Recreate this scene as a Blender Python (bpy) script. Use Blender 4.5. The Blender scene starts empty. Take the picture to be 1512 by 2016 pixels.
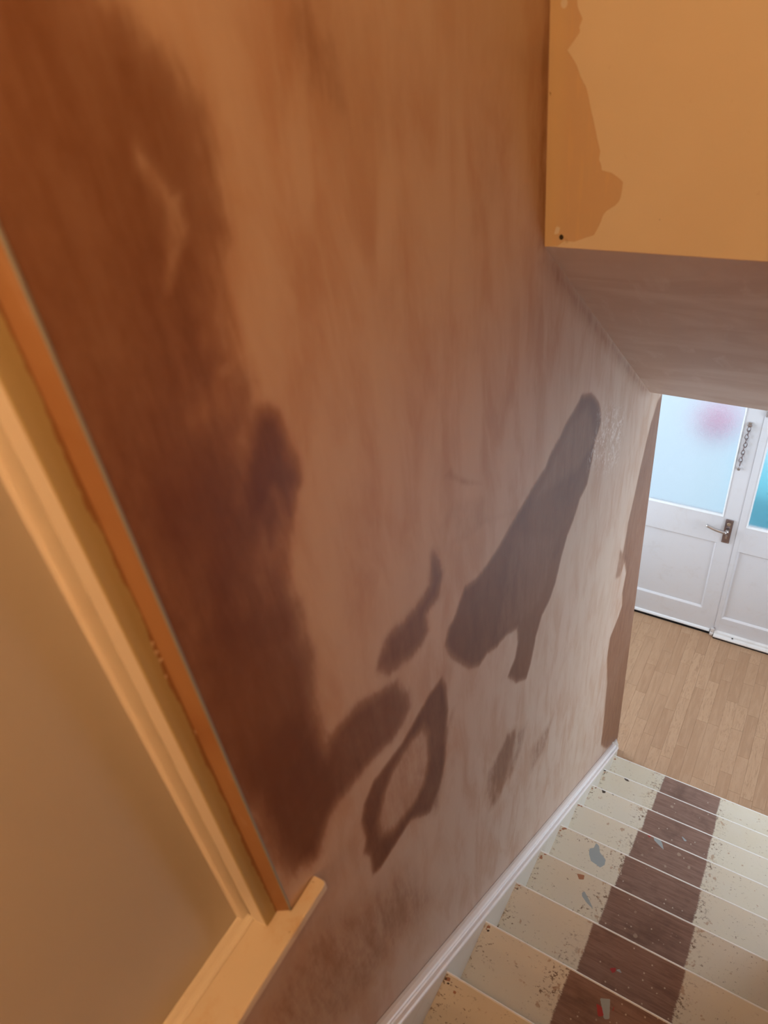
import bpy, bmesh, math, random
import numpy as np
from mathutils import Matrix, Vector
C = bpy.context.scene.collection
sc = bpy.context.scene
random.seed(4); PI = math.pi

# ---------------------------------------------------------------- camera, world, lights, exposure
CAM = (0.5115, 0.0, 4.0221)
cd = bpy.data.cameras.new('camera'); cam = bpy.data.objects.new('camera', cd); C.objects.link(cam)
M = Matrix(((0.85008817, 0.51427674, -0.11344394), (0.23963901, -0.56955510, -0.78624432), (-0.46895975, 0.64119141, -0.60741282)))
rot = Matrix((M[0], -M[1], -M[2])).transposed()
cam.matrix_world = Matrix.Translation(CAM) @ rot.to_4x4()
cd.sensor_fit = 'VERTICAL'; cd.sensor_height = 36.0; cd.sensor_width = 27.0
cd.lens = 36.0 * 1410.6 / 2016.0
cd.clip_start = 0.02
cd.dof.use_dof = True; cd.dof.focus_distance = 3.0; cd.dof.aperture_fstop = 4.0
sc.camera = cam

w = bpy.data.worlds.new('overcast sky'); sc.world = w; w.use_nodes = True
nt = w.node_tree; bg = nt.nodes['Background']
geo = nt.nodes.new('ShaderNodeTexCoord'); sep = nt.nodes.new('ShaderNodeSeparateXYZ'); rp = nt.nodes.new('ShaderNodeValToRGB')
nt.links.new(geo.outputs['Generated'], sep.inputs[0]); nt.links.new(sep.outputs['Z'], rp.inputs[0])
rp.color_ramp.elements[0].position = 0.0; rp.color_ramp.elements[0].color = (.80, .89, 1, 1)
rp.color_ramp.elements[1].position = 0.8; rp.color_ramp.elements[1].color = (.74, .87, 1, 1)
nt.links.new(rp.outputs[0], bg.inputs[0]); bg.inputs[1].default_value = 1.4

def light(name, kind, loc, energy, color, **kw):
    l = bpy.data.lights.new(name, kind); l.energy = energy; l.color = color
    for k, v in kw.items(): setattr(l, k, v)
    o = bpy.data.objects.new(name, l); C.objects.link(o); o.location = loc
    return o
WARM = (1, .585, .23)
light('landing_ceiling_bulb', 'POINT', (0.80, -0.35, 4.88), 25, WARM, shadow_soft_size=.10)
light('added_rear_fill', 'POINT', (0.46, -1.65, 4.35), 26, (1, .63, .31), shadow_soft_size=.10)  # added rear fill to brighten the window mouldings and sill, no known lamp
# added daylight fill, placed at two assumed hall windows out of view
COOL = (.76, .87, 1.0)
dl = light('added_side_daylight', 'AREA', (1.68, 2.875, 1.67), 22, COOL, shape='RECTANGLE', size=1.4, size_y=1.3)
dl.rotation_euler = (0, PI/2, 0)
dl = light('added_far_daylight', 'AREA', (-1.24, 3.3, 1.55), 24, COOL, shape='RECTANGLE', size=1.2, size_y=.7)
dl.rotation_euler = (0, -PI/2, 0)
vs = sc.view_settings; sc.display_settings.display_device = 'sRGB'
vs.view_transform = 'Standard'; vs.look = 'None'; vs.exposure = 0.0; vs.gamma = 1.0; vs.use_curve_mapping = False
sc.cycles.max_bounces = 8; sc.cycles.transmission_bounces = 6; sc.cycles.caustics_reflective = False
WET_SHADE = [
 (0.74,0.045,[(0.327,4.071),(0.442,4.068),(0.439,4.022),(0.473,3.996),(0.498,3.968),(0.517,3.937),(0.518,3.902),(0.511,3.87),(0.509,3.836),(0.492,3.811),(0.486,3.778),(0.484,3.747),(0.479,3.713),(0.491,3.681),(0.475,3.633),(0.456,3.632),(0.472,3.602),(0.494,3.545),(0.498,3.512),(0.457,3.479),(0.467,3.366),(0.453,3.306),(0.474,3.268),(0.455,3.188),(0.458,3.11),(0.465,3.021),(0.453,2.95),(0.411,2.907),(0.383,2.871),(0.353,2.882),(0.321,2.912),(0.301,2.986),(0.237,3.932)]),
 (0.85,0.02,[(0.474,3.626),(0.494,3.646),(0.512,3.643),(0.526,3.628),(0.529,3.61),(0.532,3.575),(0.538,3.548),(0.536,3.528),(0.522,3.519),(0.51,3.502),(0.5,3.525),(0.486,3.544),(0.479,3.512),(0.46,3.48),(0.471,3.533),(0.443,3.539),(0.458,3.599)]),
 (0.35,0.02,[(0.474,3.543),(0.51,3.506),(0.505,3.478),(0.49,3.439),(0.46,3.405),(0.443,3.428),(0.457,3.482)]),
 (0.55,0.04,[(0.33,3.634),(0.365,3.67),(0.433,3.64),(0.453,3.546),(0.402,3.464),(0.342,3.437),(0.336,3.491),(0.352,3.538),(0.318,3.598)]),
 (0.6,0.03,[(0.327,3.452),(0.41,3.423),(0.473,3.364),(0.474,3.263),(0.447,3.174),(0.371,3.135),(0.289,3.155),(0.298,3.361)]),
 (0.75,0.02,[(0.351,3.248),(0.434,3.167),(0.455,3.035),(0.436,2.945),(0.375,2.885),(0.337,2.92),(0.324,3.036),(0.333,3.18)]),
 (0.12,0.03,[(0.41,3.952),(0.454,3.944),(0.46,3.888),(0.439,3.851),(0.39,3.85),(0.386,3.892)]),
 (-0.5,0.006,[(0.434,3.928),(0.443,3.918),(0.454,3.9),(0.46,3.884),(0.469,3.88),(0.464,3.868),(0.467,3.853),(0.461,3.842),(0.443,3.829),(0.43,3.811),(0.42,3.811),(0.436,3.843),(0.444,3.875),(0.437,3.894),(0.428,3.914)]),
 (-0.2,0.01,[(0.455,3.827),(0.464,3.806),(0.471,3.788),(0.476,3.769),(0.48,3.754),(0.456,3.756),(0.448,3.78),(0.452,3.799)]),
 (-0.3,0.015,[(0.441,3.761),(0.466,3.76),(0.47,3.738),(0.442,3.742)]),
 (-0.5,0.008,[(0.456,3.718),(0.472,3.711),(0.459,3.709)]),
 (-0.3,0.02,[(0.429,3.709),(0.472,3.703),(0.475,3.666),(0.441,3.661),(0.405,3.686)]),
 (-0.2,0.015,[(0.461,3.636),(0.468,3.619),(0.45,3.577),(0.441,3.532),(0.432,3.567),(0.447,3.617)]),
 (0.8,0.025,[(0.452,3.038),(0.482,3.074),(0.542,3.068),(0.607,3.029),(0.664,2.996),(0.691,2.932),(0.688,2.893),(0.658,2.878),(0.622,2.873),(0.562,2.902),(0.509,2.91),(0.447,2.923),(0.422,2.933),(0.413,3.016)]),
 (0.85,0.012,[(0.816,2.837),(0.766,2.845),(0.715,2.837),(0.657,2.827),(0.588,2.836),(0.548,2.843),(0.512,2.822),(0.496,2.791),(0.496,2.734),(0.482,2.7),(0.494,2.666),(0.491,2.6),(0.514,2.582),(0.56,2.578),(0.637,2.569),(0.71,2.488),(0.762,2.517),(0.792,2.569),(0.81,2.663),(0.828,2.716),(0.827,2.798)]),
 (-0.75,0.02,[(0.726,2.782),(0.671,2.801),(0.61,2.797),(0.566,2.773),(0.538,2.725),(0.542,2.668),(0.579,2.625),(0.653,2.6),(0.701,2.606),(0.735,2.665),(0.74,2.744)]),
 (0.4,0.03,[(0.846,2.686),(0.814,2.614),(0.77,2.506),(0.737,2.444),(0.672,2.528),(0.76,2.52),(0.804,2.67)]),
 (0.8,0.025,[(0.827,3.175),(0.808,3.11),(0.77,3.102),(0.712,3.109),(0.651,3.122),(0.619,3.084),(0.649,3.039),(0.702,3.014),(0.753,3.0),(0.787,3.011),(0.785,3.057),(0.83,3.06),(0.854,3.099),(0.85,3.138)]),
 (0.15,0.03,[(0.793,2.889),(0.87,2.835),(0.837,2.754),(0.805,2.831)]),
 (0.9,0.014,[(1.718,3.029),(1.64,3.065),(1.595,3.053),(1.522,3.046),(1.488,3.03),(1.426,3.02),(1.387,2.997),(1.31,2.994),(1.248,2.984),(1.178,2.976),(1.11,2.963),(1.046,2.961),(0.986,2.966),(0.94,2.988),(0.915,2.971),(0.89,2.948),(0.862,2.944),(0.845,2.914),(0.854,2.877),(0.884,2.822),(0.936,2.74),(0.985,2.697),(1.03,2.69),(1.087,2.66),(1.135,2.648),(1.212,2.602),(1.219,2.541),(1.198,2.497),(1.151,2.474),(1.205,2.388),(1.279,2.323),(1.309,2.354),(1.345,2.43),(1.389,2.48),(1.452,2.488),(1.498,2.521),(1.534,2.58),(1.578,2.63),(1.634,2.657),(1.681,2.699),(1.742,2.71),(1.775,2.776),(1.792,2.83),(1.838,2.873),(1.816,2.932),(1.758,2.996)]),
 (0.45,0.01,[(1.719,3.026),(1.791,2.966),(1.831,2.904),(1.819,2.877),(1.797,2.848),(1.767,2.817),(1.72,2.88),(1.746,2.924),(1.717,2.993)]),
 (-0.22,0.02,[(1.337,2.945),(1.643,2.832),(1.78,2.844),(1.699,2.996),(1.616,3.017),(1.47,2.993)]),
 (-0.12,0.02,[(1.189,2.943),(1.498,2.692),(1.384,2.557),(1.295,2.576),(1.088,2.688)]),
 (0.68,0.018,[(2.676,2.528),(2.608,2.528),(2.544,2.472),(2.499,2.406),(2.45,2.312),(2.404,2.204),(2.352,2.106),(2.326,1.963),(2.432,1.76),(2.401,1.663),(2.432,1.558),(2.379,1.528),(2.266,1.505),(2.253,1.383),(2.31,1.146),(2.337,0.825),(2.34,0.593),(2.477,0.373),(2.787,0.066),(3.595,-0.984),(2.854,2.435)]),
 (0.4,0.012,[(2.264,2.035),(2.392,1.887),(2.324,1.828),(2.237,1.891)]),
 (0.42,0.03,[(1.09,2.216),(1.011,2.221),(0.983,2.144),(1.008,2.031),(1.065,1.983),(1.109,2.007),(1.164,2.093),(1.2,2.177),(1.14,2.23)]),
 (0.32,0.03,[(1.167,2.192),(1.067,2.205),(1.037,2.147),(1.148,1.964),(1.244,2.018),(1.291,2.095)]),
 (0.3,0.03,[(1.312,1.916),(1.46,1.85),(1.539,1.833),(1.468,1.718),(1.316,1.769)]),
 (0.16,0.02,[(1.261,2.963),(1.035,3.093),(0.961,3.107),(0.904,3.137),(0.988,3.097),(1.035,3.088)]),
 (0.3,0.006,[(0.892,3.299),(0.916,3.305),(0.929,3.279),(0.982,3.23),(1.041,3.184),(0.957,3.238)]),
 (0.16,0.02,[(0.914,3.226),(1.048,3.146),(1.054,3.08),(0.961,3.107),(0.856,3.207)]),
 (0.3,0.08,[(0.644,4.013),(0.706,4.008),(0.744,3.958),(0.722,3.908),(0.671,3.928),(0.628,3.935)]),
 (0.18,0.05,[(1.05,3.818),(1.159,3.76),(1.141,3.709),(1.074,3.648),(1.037,3.675)]),
 (0.22,0.06,[(1.21,3.886),(1.35,3.882),(1.34,3.582),(1.268,3.566),(1.281,3.772)]),  # broad darker tone towards the bulkhead corner
 (0.3,0.012,[(1.322,3.958),(1.363,3.954),(1.348,3.54),(1.315,3.551)]),  # narrow darker strip beside the bulkhead corner
 (0.12,0.1,[(0.7,3.964),(0.914,3.937),(0.952,3.812),(0.74,3.814),(0.68,3.83)]),
 (0.15,0.05,[(0.757,3.702),(0.824,3.686),(0.766,3.621),(0.746,3.63)]),
 (0.3,0.03,[(1.356,3.539),(2.502,2.62),(2.311,2.72),(1.317,3.523)]),  # narrow darker band along the soffit edge
 (0.28,0.06,[(0.41,2.61),(0.595,2.453),(0.69,2.122),(0.459,2.228),(0.252,2.356),(0.134,2.721),(0.353,2.707)]),  # soft shade below the sill, painted into the wall colour
 (0.15,0.05,[(0.451,3.12),(0.448,3.298),(0.513,3.501),(0.482,3.523),(0.427,3.329),(0.423,3.184)]),
]
ROUGH = [(1.809,2.923),(1.926,2.866),(2.103,2.753),(2.086,2.58),(1.965,2.624),(1.754,2.789),(1.782,2.836),(1.838,2.873)]
BARE = [(0.0435,3.9446),(0.0458,3.9265),(0.0543,3.91),(0.0493,3.8989),(0.0518,3.8936),(0.0314,3.8687),(0.0398,3.8586),(0.0485,3.8465),(0.0546,3.8314),(0.0664,3.8135),(0.0755,3.7853),(0.085,3.7538),(0.0907,3.735),(0.0971,3.716),(0.0954,3.7023),(0.1002,3.694),(0.1017,3.6856),(0.1187,3.6816),(0.1313,3.6748),(0.1407,3.6671),(0.1399,3.6523),(0.1376,3.6364),(0.1307,3.6273),(0.116,3.6179),(0.1102,3.6116),(0.1064,3.5978),(0.1009,3.5853),(0.0946,3.5731),(0.0793,3.5678),(0.0582,3.5592),(0.0397,3.5603),(0.0264,3.5491),(-0.0403,3.5414),(-0.0194,3.9497)]

# ---------------------------------------------------------------- helpers
def obj(name, bm, mat, parent=None, smooth=False):
    me = bpy.data.meshes.new(name)
    if isinstance(bm, bmesh.types.BMesh):
        bmesh.ops.recalc_face_normals(bm, faces=bm.faces[:]); bm.to_mesh(me); bm.free()
    else: me = bm
    if smooth:
        for p in me.polygons: p.use_smooth = True
    o = bpy.data.objects.new(name, me); C.objects.link(o)
    if mat: me.materials.clear(); me.materials.append(mat)
    if parent: o.parent = parent
    return o
def empty(name, loc=(0,0,0)):
    o = bpy.data.objects.new(name, None); C.objects.link(o); o.location = loc; o.empty_display_size = .1; return o
def child(o, p):
    o.parent = p; o.matrix_parent_inverse = Matrix.Translation(-Vector(p.location)); return o
def struct(o): o['kind'] = 'structure'; return o
def box(bm, x0, x1, y0, y1, z0, z1, bev=0, seg=2):
    b = bmesh.new(); bmesh.ops.create_cube(b, size=1)
    bmesh.ops.scale(b, vec=(x1-x0, y1-y0, z1-z0), verts=b.verts); bmesh.ops.translate(b, vec=((x0+x1)/2, (y0+y1)/2, (z0+z1)/2), verts=b.verts)
    if bev: bmesh.ops.bevel(b, geom=b.edges[:], offset=bev, segments=seg, affect='EDGES', profile=.5)
    merge(bm, b); return bm
def merge(bm, b):
    t = bpy.data.meshes.new('t'); b.to_mesh(t); b.free(); bm.from_mesh(t); bpy.data.meshes.remove(t)
def NB(): return bmesh.new()
def prism(bm, prof, fn0, fn1):
    """sweep a closed 2D profile between two placements"""
    a = [bm.verts.new(fn0(p)) for p in prof]; b = [bm.verts.new(fn1(p)) for p in prof]; n = len(prof)
    for i in range(n): bm.faces.new((a[i], a[(i+1)%n], b[(i+1)%n], b[i]))
    bm.faces.new(a[::-1]); bm.faces.new(b); return bm
def tube(bm, pts, rad, n=10, cap=True, closed=False, flat=1.0):
    pts = [Vector(p) for p in pts]; N = len(pts); rings = []
    up = Vector((0.13, .2, .97))
    for i, p in enumerate(pts):
        if closed: t = (pts[(i+1)%N]-pts[i-1]).normalized()
        else: t = (pts[min(i+1,N-1)]-pts[max(i-1,0)]).normalized()
        u = t.cross(up).normalized(); v = u.cross(t)
        r = rad[i] if hasattr(rad, '__len__') else rad
        rings.append([bm.verts.new(p + u*math.cos(2*PI*k/n)*r + v*math.sin(2*PI*k/n)*r*flat) for k in range(n)])
    for i in range(N if closed else N-1):
        a, b = rings[i], rings[(i+1)%N]
        for k in range(n): bm.faces.new((a[k], a[(k+1)%n], b[(k+1)%n], b[k]))
    if cap and not closed: bm.faces.new(rings[0][::-1]); bm.faces.new(rings[-1])
    return bm
def sdf(px, py, poly):
    P = np.array(poly, float); d = np.full(px.shape, 1e9); ins = np.zeros(px.shape, bool); n = len(P)
    for i in range(n):
        a = P[i]; b = P[(i+1) % n]; e = b-a; L = e@e + 1e-12
        t = np.clip(((px-a[0])*e[0]+(py-a[1])*e[1])/L, 0, 1)
        d = np.minimum(d, np.hypot(px-a[0]-t*e[0], py-a[1]-t*e[1]))
        c = ((a[1] > py) != (b[1] > py))
        with np.errstate(divide='ignore', invalid='ignore'):
            xi = (b[0]-a[0])*(py-a[1])/(b[1]-a[1]+1e-12)+a[0]
        ins ^= c & (px < xi)
    return np.where(ins, -d, d)
def mask(px, py, poly, soft):
    P = np.array(poly); m = np.zeros(px.shape)
    lo = P.min(0)-soft; hi = P.max(0)+soft
    s = (px > lo[0]) & (px < hi[0]) & (py > lo[1]) & (py < hi[1])
    if s.any():
        t = np.clip(.5 - sdf(px[s], py[s], poly)/(2*soft), 0, 1); m[s] = t*t*(3-2*t)
    return m
def grid_mesh(name, U, V, fn, keep=None, flip=False):
    uu, vv = np.meshgrid(U, V, indexing='ij'); P = fn(uu, vv).reshape(-1, 3); nu, nv = len(U), len(V)
    i, j = np.meshgrid(np.arange(nu-1), np.arange(nv-1), indexing='ij')
    if keep is not None:
        k = keep((U[i]+U[i+1])/2, (V[j]+V[j+1])/2); i, j = i[k], j[k]
    a = (i*nv+j).ravel(); F = np.stack([a, a+nv, a+nv+1, a+1], 1)
    if flip: F = F[:, ::-1]
    me = bpy.data.meshes.new(name); me.vertices.add(len(P)); me.vertices.foreach_set('co', P.astype('f').ravel())
    me.loops.add(F.size); me.loops.foreach_set('vertex_index', F.astype('i').ravel())
    me.polygons.add(len(F)); me.polygons.foreach_set('loop_start', (np.arange(len(F))*4).astype('i'))
    me.update(calc_edges=True); return me, P
def fattr(me, name, val):
    a = me.attributes.new(name, 'FLOAT', 'POINT'); a.data.foreach_set('value', val.astype('f').ravel())

# ---------------------------------------------------------------- node material helper
class G:
    def __init__(s, name):
        s.m = bpy.data.materials.new(name); s.m.use_nodes = True; s.t = s.m.node_tree; s.b = s.t.nodes['Principled BSDF']
        s.tc = s.t.nodes.new('ShaderNodeTexCoord').outputs['Object']
    def n(s, typ, **kw):
        x = s.t.nodes.new(typ)
        for k, v in kw.items(): setattr(x, k, v)
        return x
    def put(s, sock, v):
        if isinstance(v, bpy.types.NodeSocket): s.t.links.new(v, sock)
        else:
            if isinstance(v, tuple) and len(v) == 3 and len(sock.default_value) == 4: v = v + (1,)
            sock.default_value = v
    def map(s, scale=(1,1,1), rot=(0,0,0), loc=None):
        x = s.n('ShaderNodeMapping'); s.put(x.inputs[0], s.tc); x.inputs['Scale'].default_value = scale; x.inputs['Rotation'].default_value = rot
        if loc is not None: s.put(x.inputs['Location'], loc)
        return x.outputs[0]
    def noise(s, vec, scale=5, detail=4, rough=.5, dist=0):
        x = s.n('ShaderNodeTexNoise'); s.put(x.inputs['Vector'], vec); x.inputs['Scale'].default_value = scale
        x.inputs['Detail'].default_value = detail; x.inputs['Roughness'].default_value = rough; x.inputs['Distortion'].default_value = dist
        return x.outputs[0]
    def vor(s, vec, scale, feature='F1', out='Distance'):
        x = s.n('ShaderNodeTexVoronoi'); x.feature = feature; s.put(x.inputs['Vector'], vec); x.inputs['Scale'].default_value = scale; return x.outputs[out]
    def ma(s, op, a, b=0., c=0., clamp=False):
        x = s.n('ShaderNodeMath'); x.operation = op; x.use_clamp = clamp
        s.put(x.inputs[0], a); s.put(x.inputs[1], b); s.put(x.inputs[2], c); return x.outputs[0]
    def rng(s, v, a, b, c=0., d=1., smooth=True):
        x = s.n('ShaderNodeMapRange'); x.interpolation_type = 'SMOOTHSTEP' if smooth else 'LINEAR'
        for i, q in enumerate((v, a, b, c, d)): s.put(x.inputs[i], q)
        return x.outputs[0]
    def mix(s, f, a, b):
        x = s.n('ShaderNodeMix'); x.data_type = 'RGBA'; s.put(x.inputs[0], f); s.put(x.inputs[6], a); s.put(x.inputs[7], b); return x.outputs[2]
    def attr(s, name):
        x = s.n('ShaderNodeAttribute'); x.attribute_name = name; return x.outputs['Fac']
    def xyz(s, v=None):
        x = s.n('ShaderNodeSeparateXYZ'); s.put(x.inputs[0], v or s.tc); return x.outputs
    def bump(s, h, strength=.2, dist=.002):
        x = s.n('ShaderNodeBump'); s.put(x.inputs['Height'], h); x.inputs['Strength'].default_value = strength; x.inputs['Distance'].default_value = dist
        s.put(s.b.inputs['Normal'], x.outputs[0])
    def rnd(s): return s.n('ShaderNodeObjectInfo').outputs['Random']
    def set(s, col=None, rough=None, spec=None, metal=None):
        if col is not None: s.put(s.b.inputs['Base Color'], col)
        if rough is not None: s.put(s.b.inputs['Roughness'], rough)
        if spec is not None: s.put(s.b.inputs['Specular IOR Level'], spec)
        if metal is not None: s.put(s.b.inputs['Metallic'], metal)
        return s.m

DRY = (.57, .43, .345); DAMP = (.150, .056, .032)
def plaster(name, use_wet_shade=True, dry=DRY):
    g = G(name)
    st = g.noise(g.map((1, 9, 2.2), (.42, 0, 0)), 3.2, 6, .6, .3)          # trowel sweeps leaning up the stairs
    st2 = g.noise(g.map((1, 34, 5), (.30, 0, 0)), 3.0, 4, .6)
    cl = g.noise(g.map((1, 1, 1)), 2.3, 5, .55, .6)
    fine = g.noise(g.map((1, 1, .6)), 60, 4, .7)
    pinker = g.mix(g.rng(g.noise(g.map((1, 3, 1), (.3, 0, 0), (3, 3, 3)), 4, 4, .6, .4), .38, .68), dry, (dry[0]*.86, dry[1]*.74, dry[2]*.66))
    base = g.mix(g.rng(cl, .4, .7, 0, .45), pinker, (dry[0]*1.03, dry[1]*1.08, dry[2]*1.06))
    base = g.mix(g.rng(st2, .55, .74, 0, .16), base, (.72, .60, .53))       # dried pale laitance streaks
    if use_wet_shade:
        a = g.attr('wet_shade')
        edge = g.ma('MULTIPLY_ADD', g.ma('MULTIPLY', a, g.ma('SUBTRACT', 1., a)), 2.3, .03)
        nz = g.ma('ADD', g.ma('MULTIPLY', g.ma('SUBTRACT', st, .5), 1.1), g.ma('MULTIPLY', g.ma('SUBTRACT', st2, .5), .35))
        nz = g.ma('ADD', nz, g.ma('MULTIPLY', g.ma('SUBTRACT', fine, .5), .5))
        wv = g.ma('ADD', a, g.ma('MULTIPLY', nz, edge), clamp=True)
        wv = g.rng(wv, .03, .95, 0., 1., False)
        col = g.mix(g.rng(wv, .0, .5, 0., 1., False), base, g.mix(g.rng(cl, .35, .65), (.40, .215, .125), (.36, .22, .155)))
        col = g.mix(g.rng(wv, .2, 1.0, 0., 1., False), col, g.mix(g.rng(cl, .38, .66), DAMP, (.20, .085, .045)))
        ro = g.attr('rough'); crest = g.rng(g.noise(g.map((1, 1.5, 1)), 38, 5, .7, 1.2), .50, .60)
        col = g.mix(g.ma('MULTIPLY', ro, g.ma('MULTIPLY', crest, .75)), col, (.80, .74, .70))
        h = g.ma('ADD', g.ma('MULTIPLY', st, .25), g.ma('MULTIPLY', g.ma('MULTIPLY', ro, g.noise(g.map((1, 1.5, 1)), 38, 5, .7, 1.2)), 2.5))
        h = g.ma('ADD', h, g.ma('MULTIPLY', fine, .12))
        g.bump(h, .35, .004)
        return g.set(col, g.rng(wv, 0., 1., .60, .50), g.rng(wv, 0., 1., .4, .22))
    g.bump(g.ma('ADD', g.ma('MULTIPLY', st, .5), g.ma('MULTIPLY', fine, .1)), .3, .003)
    return g.set(base, .55, .4)
MP = plaster('skimmed wall plaster'); MPP = plaster('plaster plain', False)
def plaster_soffit():
    g = G('soffit plaster'); a = g.noise(g.map((1, 2.5, 2.5), (0, 0, .5)), 2.2, 5, .55, 1.0)
    b = g.noise(g.map((6, 2, 2), (0, 0, .4)), 3, 4, .6, .5)
    col = g.mix(g.rng(a, .35, .7), (.60, .45, .37), (.71, .585, .51)); col = g.mix(g.rng(b, .55, .75, 0, .35), col, (.80, .71, .65))
    g.bump(b, .25, .003); return g.set(col, .48, .4)
MSOF = plaster_soffit()
def magnolia():
    g = G('magnolia emulsion with bare strip'); a = g.attr('bare')
    n = g.noise(g.map((1,1,1)), 45, 5, .6)
    m = g.rng(g.ma('ADD', a, g.ma('MULTIPLY', g.ma('SUBTRACT', n, .5), .28)), .47, .53)
    cl = g.noise(g.map((1,1,1)), 5, 3)
    up = g.mix(g.rng(cl, .35, .7, 0, .5), (.80, .735, .60), (.76, .68, .545))
    x = g.xyz()
    lo = g.mix(g.rng(x[0], .012, .045), (.70, .56, .36), (.66, .51, .345))
    lo = g.mix(g.rng(g.noise(g.map((14, 1, 2)), 6, 4), .5, .7, 0, .5), lo, (.72, .55, .33))
    col = g.mix(m, up, lo)
    sp = g.noise(g.map((1,1,.6)), 34, 5, .7)
    near = g.rng(x[0], .004, .05, 1., 0.)
    col = g.mix(g.ma('MULTIPLY', g.rng(sp, .66, .72), g.ma('MULTIPLY_ADD', near, .8, .18)), col, (.36, .21, .09))
    k = g.attr('chip'); col = g.mix(g.rng(g.ma('ADD', k, g.ma('MULTIPLY', g.ma('SUBTRACT', sp, .5), .6)), .4, .6), col, (.05, .035, .02))
    f = g.attr('filler'); col = g.mix(g.rng(f, .35, .65), col, (.78, .74, .66))
    g.bump(g.ma('ADD', g.ma('MULTIPLY', m, -1.), g.ma('MULTIPLY', g.noise(g.map(), 160, 2), .12)), .6, .0009)
    return g.set(col, .55, .35)
MMAG = magnolia()
def paint(name, col, rough=.35, grime=.25, gcol=(.45, .36, .26), spec=.5, bump=.12, orange=False):
    g = G(name); n = g.noise(g.map((1,1,1)), 9, 5, .65, .5); f = g.noise(g.map((1,1,1)), 70, 4, .7)
    c = g.mix(g.ma('MULTIPLY', g.rng(n, .52, .75), grime), col, gcol)
    c = g.mix(g.ma('MULTIPLY', g.rng(f, .66, .74), grime*1.4), c, (gcol[0]*.5, gcol[1]*.5, gcol[2]*.5))
    if orange:   # plaster dragged over the jamb's outer edge, with a ragged line and pale flecks
        x = g.xyz(); e = g.ma('ADD', x[1], g.ma('MULTIPLY', g.ma('SUBTRACT', g.noise(g.map((1,1,.5)), 26, 4, .6), .5), .018))
        on = g.rng(e, .0985+.18, .1005+.18); c = g.mix(on, c, (.35, .19, .095)); c = g.mix(g.rng(e, .097+.18, .0985+.18, 0, .6), g.mix(on, c, (.26, .12, .05)), c)
        c = g.mix(g.ma('MULTIPLY', on, g.rng(g.noise(g.map((1,1,.6)), 80, 3), .70, .74)), c, (.8, .66, .5))
    g.bump(f, bump, .0008); return g.set(c, rough, spec)
M_WALL = paint('cream wall paint', (.74, .68, .58), .6, .1)
M_CEIL = paint('ceiling white', (.78, .76, .72), .7, .1)
M_FRAME = paint('window frame gloss', (.78, .73, .66), .32, .10, (.6, .42, .25))
M_JAMB = paint('window jamb ochre paint', (.45, .37, .20), .42, .15, (.5, .3, .13), orange=True)  # jamb base colour darker and yellower than the frame
M_SILL = paint('sill gloss', (.76, .68, .58), .30, .6, (.60, .38, .18))
M_STRING = paint('stringer satin cream', (.70, .66, .60), .35, .35, (.5, .40, .32))
M_MOULD = paint('stringer cap white gloss', (.86, .84, .85), .25, .12, (.62, .45, .38))
M_DOOR = paint('door white gloss', (.75, .76, .80), .28, .22, (.58, .52, .48))
M_BEAD = paint('door glazing bead white', (.83, .85, .87), .3, .15, (.5, .55, .6))
M_WEATHER = paint('weather bar white', (.80, .79, .78), .3, .2)
M_NOSE = paint('nosing white gloss with painted glint', (.88, .87, .85), .2, .3, (.5, .36, .25))  # edge paint, whitened to carry the daylight highlight along each step
M_RISER = paint('riser cream gloss', (.74, .69, .58), .35, .3)
M_BLACK = G('black gap').set((.008, .008, .01), .8, .2)
M_STEEL = G('brushed steel').set((.55, .52, .52), .32, .5, 1.)
M_PLATE = G('tarnished handle plate').set((.30, .24, .24), .30, .5, .85)
M_BRASS = G('worn brass').set((.62, .50, .36), .35, .5, 1.)
M_GALV = G('galvanised bead').set((.33, .35, .34), .5, .5, .4)
M_REVEAL = plaster('orange reveal plaster', False, (.36, .20, .10))  # reveal base colour darker and more orange than the wall

# ---------------------------------------------------------------- laminate
def laminate():
    g = G('beech laminate stave'); r = g.rnd()
    off = g.n('ShaderNodeCombineXYZ'); g.put(off.inputs[0], g.ma('MULTIPLY', r, 17.)); g.put(off.inputs[1], g.ma('MULTIPLY', r, 31.))
    v = g.map((1,1,1), (0,0,0), off.outputs[0])
    mp = g.n('ShaderNodeMapping'); g.put(mp.inputs[0], v); mp.inputs['Scale'].default_value = (16, 1.6, 1)
    gr = g.noise(mp.outputs[0], 2.2, 5, .6, 1.1)
    mp2 = g.n('ShaderNodeMapping'); g.put(mp2.inputs[0], v); mp2.inputs['Scale'].default_value = (90, 4, 1)
    pores = g.noise(mp2.outputs[0], 3, 3, .6)
    wv = g.ma('FRACT', g.ma('MULTIPLY', gr, 7.))
    cath = g.rng(g.ma('ABSOLUTE', g.ma('SUBTRACT', wv, .5)), .0, .16, 1., 0.)
    tone = g.mix(r, (.39, .228, .13), (.50, .315, .19))
    c = g.mix(g.rng(gr, .35, .7, 0, .5), tone, (.52, .335, .21))
    c = g.mix(g.ma('MULTIPLY', cath, g.rng(r, .35, 1., .12, .55)), c, (.24, .115, .055))
    c = g.mix(g.rng(pores, .56, .7, 0, .3), c, (.28, .15, .08))
    return g.set(c, .38, .45)
M_LAM = laminate(); M_JOINT = G('laminate joint brown').set((.16, .09, .05), .8)  # brown base showing in the joints between staves

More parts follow.
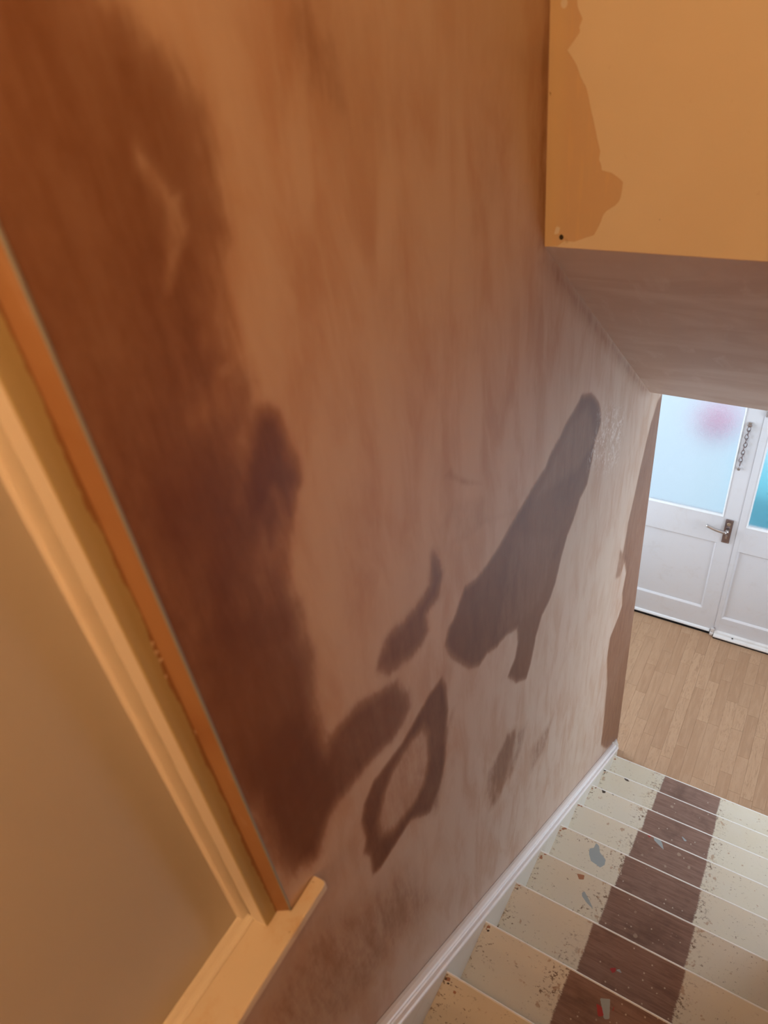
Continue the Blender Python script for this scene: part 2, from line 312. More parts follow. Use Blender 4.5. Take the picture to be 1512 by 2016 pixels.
# ---------------------------------------------------------------- treads
def tread_mat():
    g = G('half painted tread'); x = g.xyz(); r = g.rnd()
    off = g.n('ShaderNodeCombineXYZ'); g.put(off.inputs[0], g.ma('MULTIPLY', r, 13.)); g.put(off.inputs[1], g.ma('MULTIPLY', r, 7.)); g.put(off.inputs[2], g.ma('MULTIPLY', r, 23.))
    o = off.outputs[0]
    def nn(sc, scale, d=4, ro=.6, dist=0):
        return g.noise(g.map(sc, (0,0,0), o), scale, d, ro, dist)
    wav = g.ma('MULTIPLY', g.ma('SUBTRACT', nn((.2, 1, 1), 6, 3), .5), .018)
    bris = g.ma('MULTIPLY', g.ma('SUBTRACT', nn((1.5, 34, 1), 12, 4, .8), .5), .022)
    e = g.ma('ADD', g.ma('MULTIPLY_ADD', g.ma('SUBTRACT', r, .5), .014, x[0]), g.ma('ADD', wav, bris))
    sl = g.rng(e, .311, .317); sr = g.rng(e, .607, .613, 1., 0.)
    stripe = g.ma('MULTIPLY', sl, sr)
    # cream paint
    cr = g.mix(r, (.68, .61, .48), (.74, .695, .59))
    cr = g.mix(g.rng(nn((1,1,1), 7, 4, .6, .4), .4, .7, 0, .55), cr, (.70, .655, .57))
    ed = g.ma('MAXIMUM', g.rng(x[0], .20, .31, 0., 1.), g.rng(x[0], .036, .075, 1., 0.))
    ed = g.ma('MAXIMUM', g.ma('MULTIPLY', ed, g.rng(x[0], .50, .60, 1., 0.)), g.ma('MULTIPLY', g.rng(x[0], .61, .70, 1., 0.), g.rng(x[0], .5, .6)))
    ed = g.ma('MULTIPLY_ADD', ed, .075, 0.)
    sp1 = g.ma('ADD', nn((1,1.3,1), 75, 5, .74), ed)
    gate = g.rng(nn((1,1,1), 9, 3), .38, .62)
    cr = g.mix(g.ma('MULTIPLY', g.rng(sp1, .605, .66), g.ma('MULTIPLY_ADD', gate, .85, .1)), cr, (.17, .10, .055))
    cr = g.mix(g.rng(g.ma('ADD', nn((1,1,1), 30, 4, .6), ed), .655, .72, 0, .6), cr, (.38, .20, .10))
    # bare brown band
    gr = nn((2.2, 24, 1), 4, 5, .65, .8)
    br = g.mix(g.rng(gr, .3, .7), (.20, .112, .085), (.30, .185, .145))
    br = g.mix(g.rng(nn((1,1,1), 8, 4, .6), .5, .75, 0, .5), br, (.11, .055, .038))
    v = g.n('ShaderNodeTexVoronoi'); g.put(v.inputs['Vector'], g.map((1,1,1), (0,0,0), o)); v.inputs['Scale'].default_value = 62
    cs = g.n('ShaderNodeSeparateColor'); g.put(cs.inputs[0], v.outputs['Color'])
    dot = g.ma('MULTIPLY', g.rng(v.outputs['Distance'], .10, .22, 1., 0.), g.rng(cs.outputs[0], .80, .82))
    br = g.mix(g.ma('MULTIPLY', dot, .8), br, (.66, .58, .48))
    v2 = g.n('ShaderNodeTexVoronoi'); g.put(v2.inputs['Vector'], g.map((1,1,1), (0,0,0), o)); v2.inputs['Scale'].default_value = 26
    cs2 = g.n('ShaderNodeSeparateColor'); g.put(cs2.inputs[0], v2.outputs['Color'])
    sw = g.ma('ADD', v2.outputs['Distance'], g.ma('MULTIPLY', g.ma('SUBTRACT', nn((1,1,1), 80, 3), .5), .3))
    dot2 = g.ma('MULTIPLY', g.rng(sw, .16, .24, 1., 0.), g.rng(cs2.outputs[1], .82, .84))
    br = g.mix(g.ma('MULTIPLY', dot2, .55), br, (.50, .40, .31))
    c = g.mix(stripe, cr, br)
    wob = g.ma('MULTIPLY', g.ma('SUBTRACT', nn((1,1,1), 45, 4, .6), .5), .5)
    for nm, cc in (('grey', (.36, .42, .45)), ('red', (.40, .045, .05)), ('rust', (.40, .19, .11)), ('dark', (.07, .05, .035))):
        c = g.mix(g.rng(g.ma('ADD', g.attr(nm), wob if nm != 'grey' else g.ma('MULTIPLY', wob, .4)), .45, .55), c, cc)
    g.bump(g.ma('ADD', g.ma('MULTIPLY', stripe, -.6), g.ma('MULTIPLY', sp1, .5)), .35, .001)
    return g.set(c, g.rng(stripe, 0, 1, .40, .46), .45)
M_TREAD = tread_mat()

# ================================================================ STRUCTURE
nl_ = lambda y: .2 + (2.5764-y)*.2/.24214
YB = 1.348; ZB = 3.547; YS = 2.455; ZS = 2.650; XR = .92; ZT = 5.05; YD = 3.96; YBK = -2.2
WY0, WY1, WZ0, WZ1 = -.66, .295, 2.844, 4.30
# stair wall: fine grid where the photograph shows it, so its damp marks and painted sill shade have outlines
U = np.unique(np.round(np.concatenate([np.linspace(YBK, WY0, 24), np.linspace(WY0, WY1, 20), np.linspace(WY1, 2.73, 400)]), 5))
V = np.unique(np.round(np.concatenate([np.linspace(0, .05, 3), np.linspace(.05, WZ0, 440), np.linspace(WZ0, 4.1, 200), np.linspace(4.1, WZ1, 6), np.linspace(WZ1, ZT, 12)]), 5))
def fw(u, v):
    lean = (.036*(1.2-np.minimum(v, 2.7)))*np.clip((u-1.4)/1.33, 0, 1)
    return np.stack([np.zeros_like(u), u+lean-.005*0, v], -1)
me, P = grid_mesh('wall_left', U, V, fw, keep=lambda a, b: ~((a > WY0) & (a < WY1) & (b > WZ0) & (b < WZ1)))
py, pz = P[:, 1], P[:, 2]; wet_shade = np.zeros(len(P))
for s, soft, poly in WET_SHADE:
    m = mask(py, pz, poly, soft)
    wet_shade = wet_shade + s*m*(1-wet_shade) if s > 0 else wet_shade*(1+s*m)
fattr(me, 'wet_shade', wet_shade); fattr(me, 'rough', mask(py, pz, ROUGH, .05))
wl = struct(obj('wall_left', me, MP, None, True))
b = NB()   # body of the wall behind its plaster face
for a in ((YBK, WY0, 0, ZT), (WY1, 2.66, 0, ZT), (WY0, WY1, 0, WZ0-.03), (WY0, WY1, WZ1, ZT)):
    box(b, -.12, -.0015, *a)
prism(b, [(-.12, 2.66), (-.0015, 2.66), (-.0001, 2.7732), (-.12, 2.7732)], lambda p: (p[0], p[1], 0), lambda p: (p[0], p[1]-(.0972 if p[1] > 2.7 else 0), 2.7))
core = obj('wall_core', b, MPP, wl)
b = NB(); prism(b, [(0, .2935), (.0016, .2945), (.0016, .2965), (0, .2980), (-.004, .2955)], lambda p: (p[0], p[1], WZ0+.001), lambda p: (p[0], p[1], WZ1))
obj('corner_bead', b, M_GALV, wl)

# bulkhead
U = np.unique(np.round(np.concatenate([np.linspace(0, .5, 170), np.linspace(.5, XR, 8)]), 5)); V = np.unique(np.round(np.concatenate([np.linspace(ZB, 4.02, 160), np.linspace(4.02, ZT, 12)]), 5))
me, P = grid_mesh('wall_bulkhead', U, V, lambda u, v: np.stack([u, np.full_like(u, YB), v], -1))
px_, pz_ = P[:, 0], P[:, 2]
fattr(me, 'bare', mask(px_, pz_, BARE, .006))
def blob(cx, cy, r): return [(cx+r*math.cos(a), cy+r*1.2*math.sin(a)) for a in np.linspace(0, 2*PI, 9)[:-1]]
chip = mask(px_, pz_, blob(.0327, 3.566, .0045), .004)
for c in ((.2477, 3.8163, .0016), (.2093, 3.607, .0016), (.2831, 3.5485, .0016)): chip = np.maximum(chip, .8*mask(px_, pz_, blob(*c), .003))
fattr(me, 'chip', chip); fattr(me, 'filler', np.maximum(mask(px_, pz_, blob(.0235, 3.933, .006), .004), mask(px_, pz_, [(.018,3.57),(.027,3.572),(.030,3.584),(.022,3.586)], .004)))
wb = struct(obj('wall_bulkhead', me, MMAG, None))
obj('bulkhead_core', box(NB(), -.001, XR, YB+.001, YB+.12, ZB+.13, ZT), M_WALL, wb)

# sloping soffit over the stairs + hall ceiling
def slab(name, quad, th, mat):
    bm = NB(); q = [Vector(v) for v in quad]; n = (q[1]-q[0]).cross(q[3]-q[0]).normalized()*th
    vs_ = [bm.verts.new(v) for v in q] + [bm.verts.new(v+n) for v in q]
    for f in ((0,1,2,3), (7,6,5,4), (0,4,5,1), (1,5,6,2), (2,6,7,3), (3,7,4,0)): bm.faces.new([vs_[i] for i in f])
    return struct(obj(name, bm, mat))
bm = NB(); pr_ = [(YB+.0015, ZB-.0012), (YS, ZS), (YS+.02, ZS), (YS+.02, ZS+.12), (YB+.02, ZB+.12), (YB+.0015, ZB+.12)]
prism(bm, pr_, lambda p: (0.0, p[0], p[1]), lambda p: (XR+.01, p[0], p[1]))
struct(obj('ceiling', bm, MSOF))
bm = NB(); box(bm, -1.25, 1.75, YS+.02, 4.1, ZS, ZS+.1); box(bm, -1.25, -.12, 1.9, YS+.02, ZS, ZS+.1); box(bm, XR+.1, 1.75, .9, YS+.02, ZS, ZS+.1)
struct(obj('ceiling', bm, M_CEIL))
struct(obj('ceiling', box(NB(), -.12, XR+.1, YBK-.1, YB+.12, ZT, ZT+.1), M_CEIL))
bm = NB(); box(bm, XR, XR+.1, YBK, 1.5, 0, ZT); box(bm, XR, XR+.1, 1.5, YS+.02, ZS, ZT)  # unseen wall, its opening shaped to let the side daylight reach the treads
prism(bm, [(1.5, 0), (2.55, 0), (2.55, .1), (1.5, nl_(1.5)-.06)], lambda p: (XR, p[0], p[1]), lambda p: (XR+.1, p[0], p[1]))
struct(obj('wall_right', bm, MPP))
struct(obj('wall_back', box(NB(), -.12, XR+.1, YBK-.1, YBK, 0, ZT), MPP))
bm = NB(); box(bm, -.12, XR, YBK, -.33, 2.40, 2.6)
struct(obj('floor', bm, M_LAM))
bm = NB(); box(bm, -1.25, -.12, 1.8, 1.9, 0, ZS+.1); box(bm, XR+.1, 1.75, .8, .9, 0, ZS+.1)
struct(obj('wall_hall_back', bm, M_WALL))
bm = NB(); box(bm, -1.35, -1.25, 1.8, 2.9, 0, ZS+.1); box(bm, -1.35, -1.25, 3.7, 4.1, 0, ZS+.1); box(bm, -1.35, -1.25, 2.9, 3.7, 0, .9); box(bm, -1.35, -1.25, 2.9, 3.7, 2.2, ZS+.1)
struct(obj('wall_hall_left', bm, M_WALL))
bm = NB(); box(bm, 1.70, 1.8, .8, 2.15, 0, ZS+.1); box(bm, 1.70, 1.8, 3.6, 4.1, 0, ZS+.1); box(bm, 1.70, 1.8, 2.15, 3.6, 0, .9); box(bm, 1.70, 1.8, 2.15, 3.6, 2.45, ZS+.1)
struct(obj('wall_hall_right', bm, M_WALL))
DX0, DX1, DZ = -.50, .96, 2.06
bm = NB(); box(bm, -1.35, DX0, YD-.02, YD+.12, 0, ZS+.1); box(bm, DX1, 1.8, YD-.02, YD+.12, 0, ZS+.1); box(bm, DX0, DX1, YD-.02, YD+.12, DZ, ZS+.1)
struct(obj('wall_front', bm, M_WALL))
# added unseen hall windows, built as a source for the daylight area lights
w2 = struct(empty('added_window_2', (1.72, 2.875, .9)))
bm = NB()
for a in ((2.15, 2.2, .9, 2.45), (3.55, 3.6, .9, 2.45), (2.2, 3.55, .9, .95), (2.2, 3.55, 2.4, 2.45)): box(bm, 1.70, 1.75, a[0], a[1], a[2], a[3], .003)
child(obj('added_window_frame', bm, M_DOOR), w2)
w3 = struct(empty('added_window_3', (-1.27, 3.3, .9)))
bm = NB()
for a in ((2.9, 2.95, .9, 2.2), (3.65, 3.7, .9, 2.2), (2.95, 3.65, .9, .95), (2.95, 3.65, 2.15, 2.2)): box(bm, -1.30, -1.25, a[0], a[1], a[2], a[3], .003)
child(obj('added_window_frame', bm, M_DOOR), w3)
gm = G('added glowing side glass'); gm.set((.9, .95, 1), .4); gm.b.inputs['Emission Color'].default_value = (.72, .85, 1, 1); gm.b.inputs['Emission Strength'].default_value = .8  # emissive panes of the added windows, glowing as daylight
child(obj('pane', box(NB(), -1.28, -1.275, 2.95, 3.65, .95, 2.15), gm.m), w3)
child(obj('pane', box(NB(), 1.725, 1.73, 2.2, 3.55, .95, 2.4), gm.m), w2)

# ---------------------------------------------------------------- hall floor
fl = struct(obj('floor', box(NB(), -1.25, 1.7, .0, YD+.2, -.06, -.008), M_JOINT))
W = .0664
for i in range(-19, 26):
    x0 = .3135 + (i-0)*W
    if x0+W < -1.24 or x0 > 1.69: continue
    y = (2.56 if x0 < .93 else .95) - random.uniform(.05, .35)
    first = True
    while y < YD-.012:
        L = random.choice((.19, .26, .33, .40, .47))*random.uniform(.94, 1.06)
        y1 = min(y+L, YD-.012)
        if YD-.012-y1 < .05: y1 = YD-.012
        obj('plank', box(NB(), x0+.0002, x0+W-.0002, y+.0002, y1-.0002, -.008, 0, .0005, 1), M_LAM, fl)
        y = y1

# ---------------------------------------------------------------- stairs
ST = empty('staircase', (0, 0, 0))
ST['label'] = 'straight flight of wooden stairs with cream painted edges and bare brown middle strip'; ST['category'] = 'stairs'
NY = lambda k: 2.5764 - .24214*k
NZ = lambda k: .2 + .2*k
XS0, XS1 = .035, .917
MARKS = {
 4: [('grey', [(.191,1.597),(.206,1.589),(.217,1.565),(.246,1.547),(.25,1.524),(.237,1.504),(.216,1.51),(.196,1.513),(.18,1.538),(.174,1.561),(.189,1.572)])],
 5: [('grey', [(.226,1.284),(.233,1.293),(.257,1.272),(.284,1.245),(.252,1.258),(.231,1.272)]), ('rust', [(.186,1.343),(.214,1.35),(.216,1.333),(.201,1.325)]), ('rust', [(.16,1.352),(.168,1.35),(.166,1.344)])],
 3: [('grey', [(.382,1.844),(.403,1.855),(.422,1.834),(.437,1.806),(.412,1.819),(.389,1.831)]), ('red', [(.356,1.842),(.366,1.849),(.373,1.842),(.365,1.833)])],
 2: [('grey', [(.484,2.023),(.493,2.021),(.515,2.010),(.504,2.004)]), ('dark', [(.085,2.085),(.105,2.09),(.108,2.075),(.095,2.07)]), ('dark', [(.135,2.085),(.145,2.088),(.148,2.078)])],
 1: [('dark', [(.14,2.335),(.16,2.33),(.175,2.318),(.16,2.315),(.148,2.32)])],
 7: [('grey', [(.408,.845),(.434,.856),(.447,.807),(.434,.8),(.42,.824)]), ('grey', [(.572,.933),(.581,.936),(.59,.902),(.572,.892),(.579,.913)]), ('red', [(.402,.828),(.418,.798),(.431,.807),(.42,.826)]), ('red', [(.447,.85),(.453,.83),(.449,.83)])],
 6: [('grey', [(.418,1.013),(.427,1.023),(.438,1.014)]), ('red', [(.399,1.01),(.416,1.02),(.419,1.009),(.412,1.001)]), ('grey', [(.20,.935),(.225,.94),(.23,.91),(.21,.9)])],
 8: [('rust', [(.07,.605),(.08,.605),(.08,.598),(.072,.597)])],
}
for k in range(0, 12):
    y1, z1 = NY(k), NZ(k); y0 = NY(k+1)-.022 if k < 11 else -.33
    nx, ny = (214, 66) if k < 9 else (20, 8)
    Ux = np.linspace(XS0-.002, XS1+.002, nx); Vy = np.linspace(y0, y1-.004, ny)
    me, P = grid_mesh('tread', Ux, Vy, lambda u, v: np.stack([u, v, np.full_like(u, z1)], -1))
    ex = random.Random(k*7+1); MK = list(MARKS.get(k, []))
    for q in range(3): cx, cy, rr = XS0+ex.uniform(.004, .022), y1-ex.uniform(.008, .03), ex.uniform(.003, .006); MK.append((ex.choice(('rust', 'rust', 'dark')), [(cx-rr, cy-rr), (cx+rr*1.5, cy-rr*.5), (cx+rr, cy+rr), (cx-rr*.6, cy+rr*.8)]))
    A = {n: np.zeros(len(P)) for n in ('grey', 'red', 'rust', 'dark')}
    for nm, poly in MK: A[nm] = np.maximum(A[nm], mask(P[:,0], P[:,1], poly, .004))
    for n in A: fattr(me, n, A[n])
    bmm = NB(); bmm.from_mesh(me)
    # underside and sides of the board
    box(bmm, XS0-.002, XS1+.002, y0, y1-.004, z1-.028, z1-.0006)
    m2 = bpy.data.meshes.new('tread'); bmm.to_mesh(m2); bmm.free(); bpy.data.meshes.remove(me)
    t = obj('tread', m2, M_TREAD, ST)
    b = NB(); prof = [(y1-.0072, z1+.0003)] + [(y1-.0046+.0046*math.sin(a), z1-.0044+.0048*math.cos(a)) for a in np.linspace(.15, PI/2, 6)] + [(y1, z1-.022), (y1-.004, z1-.0275), (y1-.0072, z1-.0275)]
    prism(b, prof, lambda p: (XS0-.001, p[0], p[1]), lambda p: (XS1+.001, p[0], p[1]))
    obj('nosing', b, M_NOSE, t)
    obj('riser', box(NB(), XS0-.001, XS1+.001, y1-.032, y1-.018, z1-.2+(.0005 if k else 0), z1-.0275), M_RISER, ST)
def nl(y): return .2 + (2.5764-y)*.2/.24214
SL = .2/.24214
def stringer(x0, x1, cap, sgn):
    b = NB(); ya, yb_ = -.33, 2.634
    prof = [(ya, nl(ya)+.055), (2.60, nl(2.60)+.055), (yb_, .235), (yb_, .0), (2.2, 0.0), (ya, nl(ya)-.36)]
    prism(b, prof, lambda p: (x0, p[0], p[1]), lambda p: (x1, p[0], p[1]))
    s = obj('stringer', b, M_STRING, ST)
    # moulded capping (x offset, height above the nosing line)
    c = [(0, .030), (0, .070), (.010, .0745), (.021, .0745), (.0245, .071), (.0255, .063), (.0285, .061), (.0315, .064), (.038, .066), (.0425, .062), (.044, .054), (.041, .046), (.036, .044), (.036, .030)]
    b = NB(); yA, yB = ya, 2.600
    def f(y, top=1): return lambda p: (cap+sgn*p[0], y + (.13*(1-p[0]/.044)*1.0 if y > 2 else 0), nl(y + (.13*(1-p[0]/.044) if y > 2 else 0))+p[1])
    prism(b, c, f(yA), f(yB)); o = obj('stringer_capping', b, M_MOULD, ST)
    bv = o.modifiers.new('b', 'BEVEL'); bv.width = .0012; bv.segments = 2; bv.limit_method = 'ANGLE'
stringer(.001, XS0, .0008, 1)

# ---------------------------------------------------------------- window_1 in the stair wall
w1 = struct(empty('window_1', (0, -.18, WZ0)))
ZTOP = WZ1-.0
def vert(prof, z0, z1, name, mat, bev=.0):
    b = NB(); prism(b, prof, lambda p: (p[0], p[1], z0), lambda p: (p[0], p[1], z1)); o = obj(name, b, mat)
    child(o, w1)
    if bev: m = o.modifiers.new('b', 'BEVEL'); m.width = bev; m.segments = 3; m.limit_method = 'ANGLE'
    return o
def mir(prof): return [(x, (WY0+WY1)-y) for x, y in prof][::-1]
rev = [(-.0005, .2948), (-.010, .2885), (-.0185, .2832), (-.0185, .2955)]
jam = [(-.0180, .2960), (-.0180, .2835), (-.0172, .2700), (-.0172, .2585), (-.0185, .2570), (-.0260, .2570), (-.0260, .2720), (-.080, .2720), (-.080, .2960)]
mou = [(-.0190, .2571), (-.0195, .2562), (-.0300, .2558), (-.0455, .2552), (-.0470, .2560), (-.0475, .2650), (-.0535, .2650), (-.0540, .2475), (-.0545, .2445), (-.0570, .2422), (-.0640, .2403), (-.0670, .2396), (-.0720, .2396), (-.0720, .2715), (-.0265, .2715), (-.0265, .2571)]
for f_ in (lambda p: p, mir):
    vert(f_(rev), WZ0, ZTOP, 'plaster_reveal', M_REVEAL)
    vert(f_(jam), WZ0, ZTOP, 'jamb', M_JAMB, .001)
    vert(f_(mou), WZ0, ZTOP-.02, 'glazing_bead', M_FRAME, .0012)
ym0 = WY0+WY1-.2385; 
def horiz(prof, name, mat, y0=ym0-.02, y1=.2565, bev=.001):
    b = NB(); prism(b, prof, lambda p: (p[0], y0, p[1]), lambda p: (p[0], y1, p[1])); o = child(obj(name, b, mat), w1)
    m = o.modifiers.new('b', 'BEVEL'); m.width = bev; m.segments = 3; m.limit_method = 'ANGLE'; return o
horiz([(-.0425, WZ0+.001), (-.0425, WZ0+.0035), (-.045, WZ0+.0055), (-.050, WZ0+.0065), (-.0535, WZ0+.009), (-.056, WZ0+.0125), (-.060, WZ0+.016), (-.066, WZ0+.018), (-.072, WZ0+.018), (-.072, WZ0+.001)], 'glazing_bead', M_FRAME)
horiz([(-.018, ZTOP-.03), (-.018, ZTOP), (-.08, ZTOP), (-.08, ZTOP-.03)], 'head', M_JAMB)
# window board with a horn running past the opening
b = NB(); x0, x1 = -.09, .0262
box(b, x0, x1-.0, WY0+.001, WY1-.0005, WZ0-.021, WZ0)
s1 = NB(); box(s1, .0008, x1, WY0-.06, .3605, WZ0-.0212, WZ0-.0002)
b.free(); b = NB()
def sill_outline():
    o = [(x0, WY0+.001), (.0008, WY0+.001), (.0008, WY0-.06)]
    o += [(x1-.004, WY0-.06), (x1, WY0-.056)]
    o += [(x1, .3525)] + [(x1-.006+.006*math.cos(a), .3535+.006*math.sin(a)) for a in np.linspace(.1, PI/2, 5)] + [(.0008, .3590), (.0008, WY1-.0005), (x0, WY1-.0005)]
    return o
s1.free()
prism(b, sill_outline(), lambda p: (p[0], p[1], WZ0-.021), lambda p: (p[0], p[1], WZ0))
sl = child(obj('window_sill', b, M_SILL), w1); m = sl.modifiers.new('b', 'BEVEL'); m.width = .005; m.segments = 4; m.limit_method = 'ANGLE'
def obscured():
    g = G('white coated obscure glass')
    n = g.noise(g.map((1,1,1)), 3, 3)
    g.set(g.mix(n, (.52, .495, .455), (.47, .445, .40)), .38, .6)
    return g.m
child(obj('pane', box(NB(), -.068, -.062, ym0-.01, .2500, WZ0+.008, ZTOP-.02), obscured()), w1)

# ---------------------------------------------------------------- front doors
def door_glass(name, tint):
    g = G(name)
    v = g.n('ShaderNodeTexVoronoi'); g.put(v.inputs['Vector'], g.map((1, .02, 1), (0, .5, 0))); v.inputs['Scale'].default_value = 46; v.inputs['Randomness'].default_value = .25
    d = g.rng(v.outputs['Distance'], 0., .30, 1., 0.); tint = g.mix(g.ma('MULTIPLY', d, .5), tint, (.60, .68, .78))  # refractive darkening of the dimples put into the glass tint
    n = g.noise(g.map((1,1,1)), 190, 3, .6)
    g.bump(g.ma('ADD', d, g.ma('MULTIPLY', n, .35)), .9, .005)
    g.set(tint, .30, .5); g.b.inputs['Transmission Weight'].default_value = 1.; g.b.inputs['IOR'].default_value = 1.45
    return g.m
MG = door_glass('obscure dimpled glass', (.93, .98, 1.))
def frame_ring(x0, x1, z0, z1, w_, y0, y1, name, mat, root):
    """four mitred beads around an opening, sloped towards the inside"""
    for (a, c, d) in (((x0, z0), (x1, z0), (0, 1)), ((x1, z0), (x1, z1), (-1, 0)), ((x1, z1), (x0, z1), (0, -1)), ((x0, z1), (x0, z0), (1, 0))):
        b = NB()
        A = Vector((a[0], 0, a[1])); B = Vector((c[0], 0, c[1])); D = Vector((d[0], 0, d[1])); T = (B-A).normalized()
        def put(P, s):
            return lambda q: tuple(P + D*q[0] + T*s*q[0] + Vector((0, q[1], 0)))
        prof = [(0, y1), (0, y0), (w_*.3, y0), (w_*.5, y0+.003), (w_, y0+.0085), (w_, y1)]
        prism(b, prof, put(A, 1), put(B, -1)); child(obj(name, b, mat), root)
def leaf(num, x0, x1, gx0, gx1, gz0, gz1, px0, px1, pz0, pz1, ymin):
    root = struct(empty('door_%d' % num, ((x0+x1)/2, ymin, 0))); y0, y1 = ymin, ymin+.042; zb, zt = .022, 2.03
    put = lambda o: child(o, root)
    zm = (pz1+gz0)/2
    for (a, c, e, f) in ((x0, x0, gx0, px0), (gx1, px1, x1, x1)):
        b = NB(); prof = [(a, zt), (e, zt), (e, zm), (f, zm), (f, zb), (c, zb), (c, zm), (a, zm)]
        pts_ = []
        for q in prof:
            if not pts_ or q != pts_[-1]: pts_.append(q)
        prism(b, pts_, lambda p: (p[0], y0, p[1]), lambda p: (p[0], y1, p[1]))
        o = put(obj('stile', b, M_DOOR)); m = o.modifiers.new('b', 'BEVEL'); m.width = .0015; m.segments = 2; m.limit_method = 'ANGLE'
    xi0, xi1 = min(gx0, px0), max(gx1, px1)
    put(obj('bottom_rail', box(NB(), xi0, xi1, y0+.0003, y1, zb, pz0), M_DOOR))
    put(obj('middle_rail', box(NB(), xi0, xi1, y0+.0003, y1, pz1, gz0), M_DOOR))
    put(obj('top_rail', box(NB(), xi0, xi1, y0+.0003, y1, gz1, zt), M_DOOR))
    put(obj('panel', box(NB(), px0, px1, y0+.013, y1-.01, pz0, pz1), M_DOOR))
    frame_ring(px0, px1, pz0, pz1, .014, y0+.0008, y0+.014, 'panel_moulding', M_DOOR, root)
    frame_ring(gx0, gx1, gz0, gz1, .010, y0-.003, y0+.016, 'glazing_bead', M_BEAD, root)
    put(obj('glass_pane', box(NB(), gx0, gx1, y0+.017, y0+.021, gz0, gz1), MG))
    return root
d1 = leaf(1, -.445, .3155, -.345, .222, 1.026, 1.90, -.345, .2165, .212, .817, YD)
d2 = leaf(2, .3160, .90, .358, .86, .985, 1.90, .3435, .86, .170, .787, YD-.006)
# frame round the doors
b = NB(); box(b, DX0, -.449, YD-.03, YD+.10, 0, DZ, .003); box(b, .904, DX1, YD-.03, YD+.10, 0, DZ, .003); box(b, -.449, .904, YD-.03, YD+.10, 2.034, DZ, .003)
struct(obj('trim_1', b, M_DOOR))
struct(obj('trim_2', box(NB(), DX0+.052, DX1-.056, YD-.004, YD+.08, -.002, .011), M_BLACK))  # black strip drawn as the dark gap under the doors
# weather bars
b = NB(); prism(b, [(YD+.001, .020), (YD-.012, .020), (YD-.014, .026), (YD-.008, .036), (YD+.001, .040)], lambda p: (-.44, p[0], p[1]), lambda p: (.292, p[0], p[1])); child(obj('weather_bar', b, M_BEAD), d1)
b = NB(); prism(b, [(YD-.003, .014), (YD-.046, .014), (YD-.048, .022), (YD-.040, .030), (YD-.026, .033), (YD-.022, .044), (YD-.003, .050)], lambda p: (.324, p[0], p[1]), lambda p: (.90, p[0], p[1])); wbar = child(obj('weather_bar', b, M_WEATHER), d2)
child(obj('gap_shade', box(NB(), .324, .90, YD-.044, YD-.004, .0005, .013), M_BLACK), d2)  # black filler painting the shade in the gap under the bar
child(obj('gap_shade', box(NB(), -.44, .292, YD-.010, YD-.0045, .0005, .0195), M_BLACK), d1)  # same painted gap shade under the left leaf
b = NB(); bmesh.ops.create_uvsphere(b, u_segments=12, v_segments=6, radius=.0055); bmesh.ops.scale(b, vec=(1, .5, 1), verts=b.verts); bmesh.ops.translate(b, vec=(.445, YD-.031, .038), verts=b.verts)
child(obj('screw', b, M_BLACK, None, True), d2)
# worn bolt keep at the foot of the meeting stiles
b = NB(); box(b, .296, .321, YD-.030, YD-.0005, .004, .030, .005, 3); box(b, .300, .318, YD-.022, YD-.0005, .028, .062, .006, 3); tube(b, [(.318, YD-.018, .012), (.3185, YD-.020, .068)], .005, 10)
M_CHIP = paint('chipped white paint over metal', (.76, .72, .70), .4, 1.6, (.16, .12, .10))
child(obj('bolt_keep', b, M_CHIP), d1)
b = NB(); tube(b, [(.3215, YD-.012, .050), (.3215, YD-.012, .072)], .0035, 8); child(obj('bolt', b, M_PLATE), d1)
# lever handle
pl = child(obj('handle_plate', box(NB(), .2400, .2850, YD-.010, YD-.0002, .832, 1.018, .003, 3), M_PLATE), d1)
def sub(o, p): o.parent = p; o.matrix_parent_inverse = p.matrix_world.inverted() if False else Matrix.Identity(4); return o
hp = []
b = NB(); tube(b, [(.262, YD-.010, .945), (.262, YD-.030, .945), (.262, YD-.048, .945)], [.011, .009, .0105], 16)
pts = []
for i in range(13):
    t = i/12; pts.append((.262-.122*t, YD-.050-.004*math.sin(PI*t), .945+.026*t - .004*math.sin(PI*t)))
tube(b, pts, [.0130-.0015*i/12 for i in range(13)], 12, True, False, .8)
h = obj('lever', b, M_STEEL, pl, True)
b = NB(); box(b, .2555, .2685, YD-.013, YD-.009, .868, .898, .003, 3); tube(b, [(.262, YD-.012, .889), (.262, YD-.017, .889)], .007, 14); obj('keyhole_cylinder', b, M_STEEL, pl)
b = NB(); tube(b, [(.262, YD-.009, .984), (.262, YD-.016, .984)], [.0125, .010], 16); obj('snib', b, M_BRASS, pl, False)
for z in (.842, 1.009):
    for x in (.248, .277):
        b = NB(); tube(b, [(x, YD-.0095, z), (x, YD-.0112, z)], .003, 10); obj('screw', b, M_STEEL, pl)
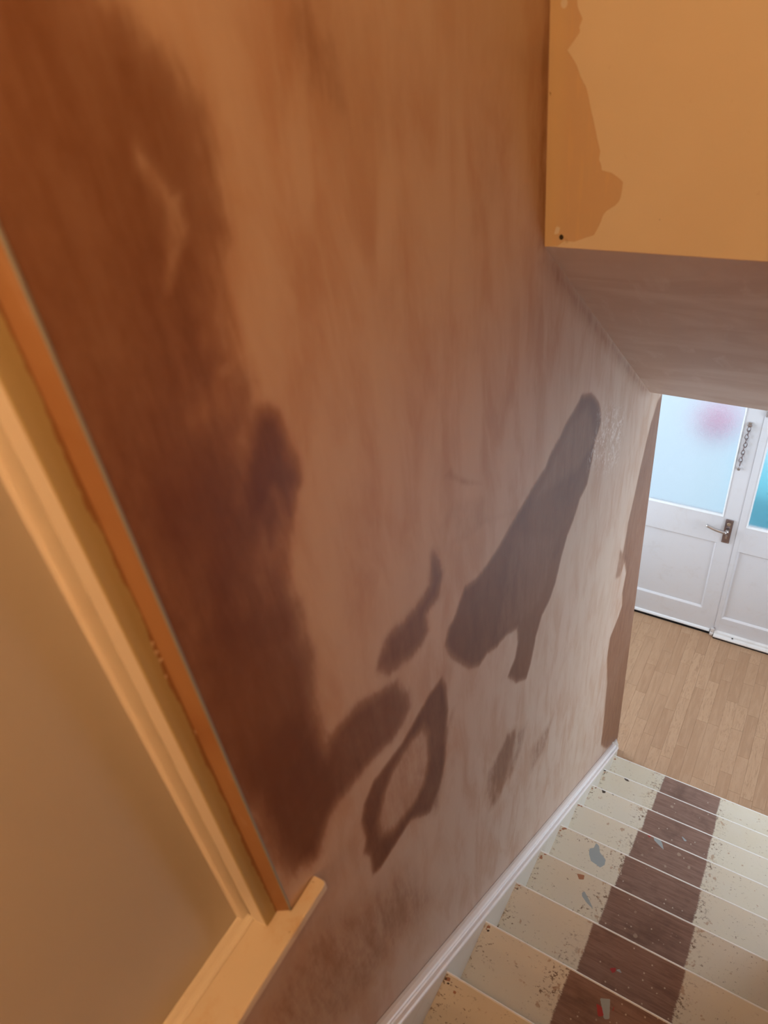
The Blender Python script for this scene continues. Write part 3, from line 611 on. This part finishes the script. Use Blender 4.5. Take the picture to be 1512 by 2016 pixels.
# door chain
b = NB(); box(b, .243, .262, YD-.008, YD-.0002, 1.690, 1.722, .002); box(b, .239, .266, YD-.013, YD-.006, 1.699, 1.709, .003); ck = child(obj('chain_plate', b, M_STEEL), d1)
def link(cx, cy, cz, rx, rz, r, turn):
    P = []
    for i in range(14):
        a = 2*PI*i/14; u = math.cos(a)*rx; v = math.sin(a)*rz
        P.append((cx+u*math.cos(turn), cy+u*math.sin(turn), cz+v))
    return tube(NB(), P, r, 6, False, True)
z = 1.682; i = 0
while z > 1.418:
    f_ = (1.69-z)/.28
    o = obj('chain_link', link(.2525-.006*f_+.0022*math.sin(i*2.1), YD-.012, z, .0088, .0175, .0025, 0.15 if i % 2 == 0 else PI/2-.1), M_PLATE, ck, True)
    z -= .0265; i += 1
b = NB(); tube(b, [(.246, YD-.004, 1.404), (.246, YD-.016, 1.404)], [.0065, .0085], 12); tube(b, [(.246, YD-.010, 1.416), (.246, YD-.011, 1.396)], .004, 8); obj('chain_hook', b, M_STEEL, ck)
b = NB(); box(b, .322, .338, YD-.016, YD-.006, 1.776, 1.812, .002); tube(b, [(.330, YD-.018, 1.780), (.330, YD-.019, 1.806)], .004, 8); child(obj('chain_slide', b, M_STEEL), d2)

# ---------------------------------------------------------------- outside, seen blurred through the glass
gp = G('pale paving'); struct(obj('ground', box(NB(), -4, 5, 4.12, 9, -.2, -.02), gp.set((.72, .78, .82), .8)))
R = empty('pink_standin', (.01, 4.62, -.02)); R['label'] = 'blurred pink shape showing through the frosted left door glass'; R['category'] = 'flower'  # flower form invented for an unidentified pink blur
b = NB(); bmesh.ops.create_icosphere(b, subdivisions=3, radius=.125); 
for v in b.verts: v.co *= 1+.10*math.sin(v.co.x*60)*math.cos(v.co.z*55); v.co += Vector((0, 0, 1.34))
mp_ = G('pink petals').set((.97, .30, .50), .7); obj('bloom', b, mp_, R, True)
b = NB(); tube(b, [(0, 0, 0), (.01, .0, .7), (0, 0, 1.30)], [.008, .006, .004], 8); obj('stem', b, G('green stem').set((.35, .5, .3), .7), R)
T = empty('turquoise_standin', (.60, 4.55, -.02)); T['label'] = 'turquoise shape standing outside, blurred through the right-hand frosted door glass'; T['category'] = 'bin'  # bin form invented for an unidentified turquoise blur
mt_ = G('turquoise plastic').set((.22, .78, .90), .5)
b = NB(); prism(b, [(-.27, -.27), (.27, -.27), (.27, .27), (-.27, .27)], lambda p: (p[0]*1.05, p[1]*.8, .05), lambda p: (p[0]*1.3, p[1], 1.02)); obj('body', b, mt_, T)
b = NB(); prism(b, [(-.30, 1.0), (.31, 1.0), (.31, 1.03), (.2, 1.09), (-.1, 1.10), (-.30, 1.05)], lambda p: (-.37, p[0], p[1]+.022), lambda p: (.37, p[0], p[1]+.022)); obj('lid', b, mt_, T)
for s in (-1, 1):
    b = NB(); tube(b, [(s*.17, .24, .09), (s*.23, .24, .09)], .09, 18); obj('wheel', b, M_BLACK, T)

LAB = {'wall_left': 'freshly skimmed plaster wall with dark damp patches beside the stairs', 'wall_bulkhead': 'cream painted bulkhead with a ragged bare strip beside the plaster wall',
 'ceiling': 'sloping plastered soffit above the lower stairs', 'window_1': 'obscured stair window with painted frame, orange plaster reveal and sill', 'door_1': 'left white door leaf with lever handle and frosted upper pane',
 'door_2': 'right white door leaf with turquoise light in its frosted pane', 'floor.001': 'light wood strip laminate floor at the foot of the stairs'}
for o in bpy.data.objects:
    if o.parent is None and o.name in LAB: o['label'] = LAB[o.name]
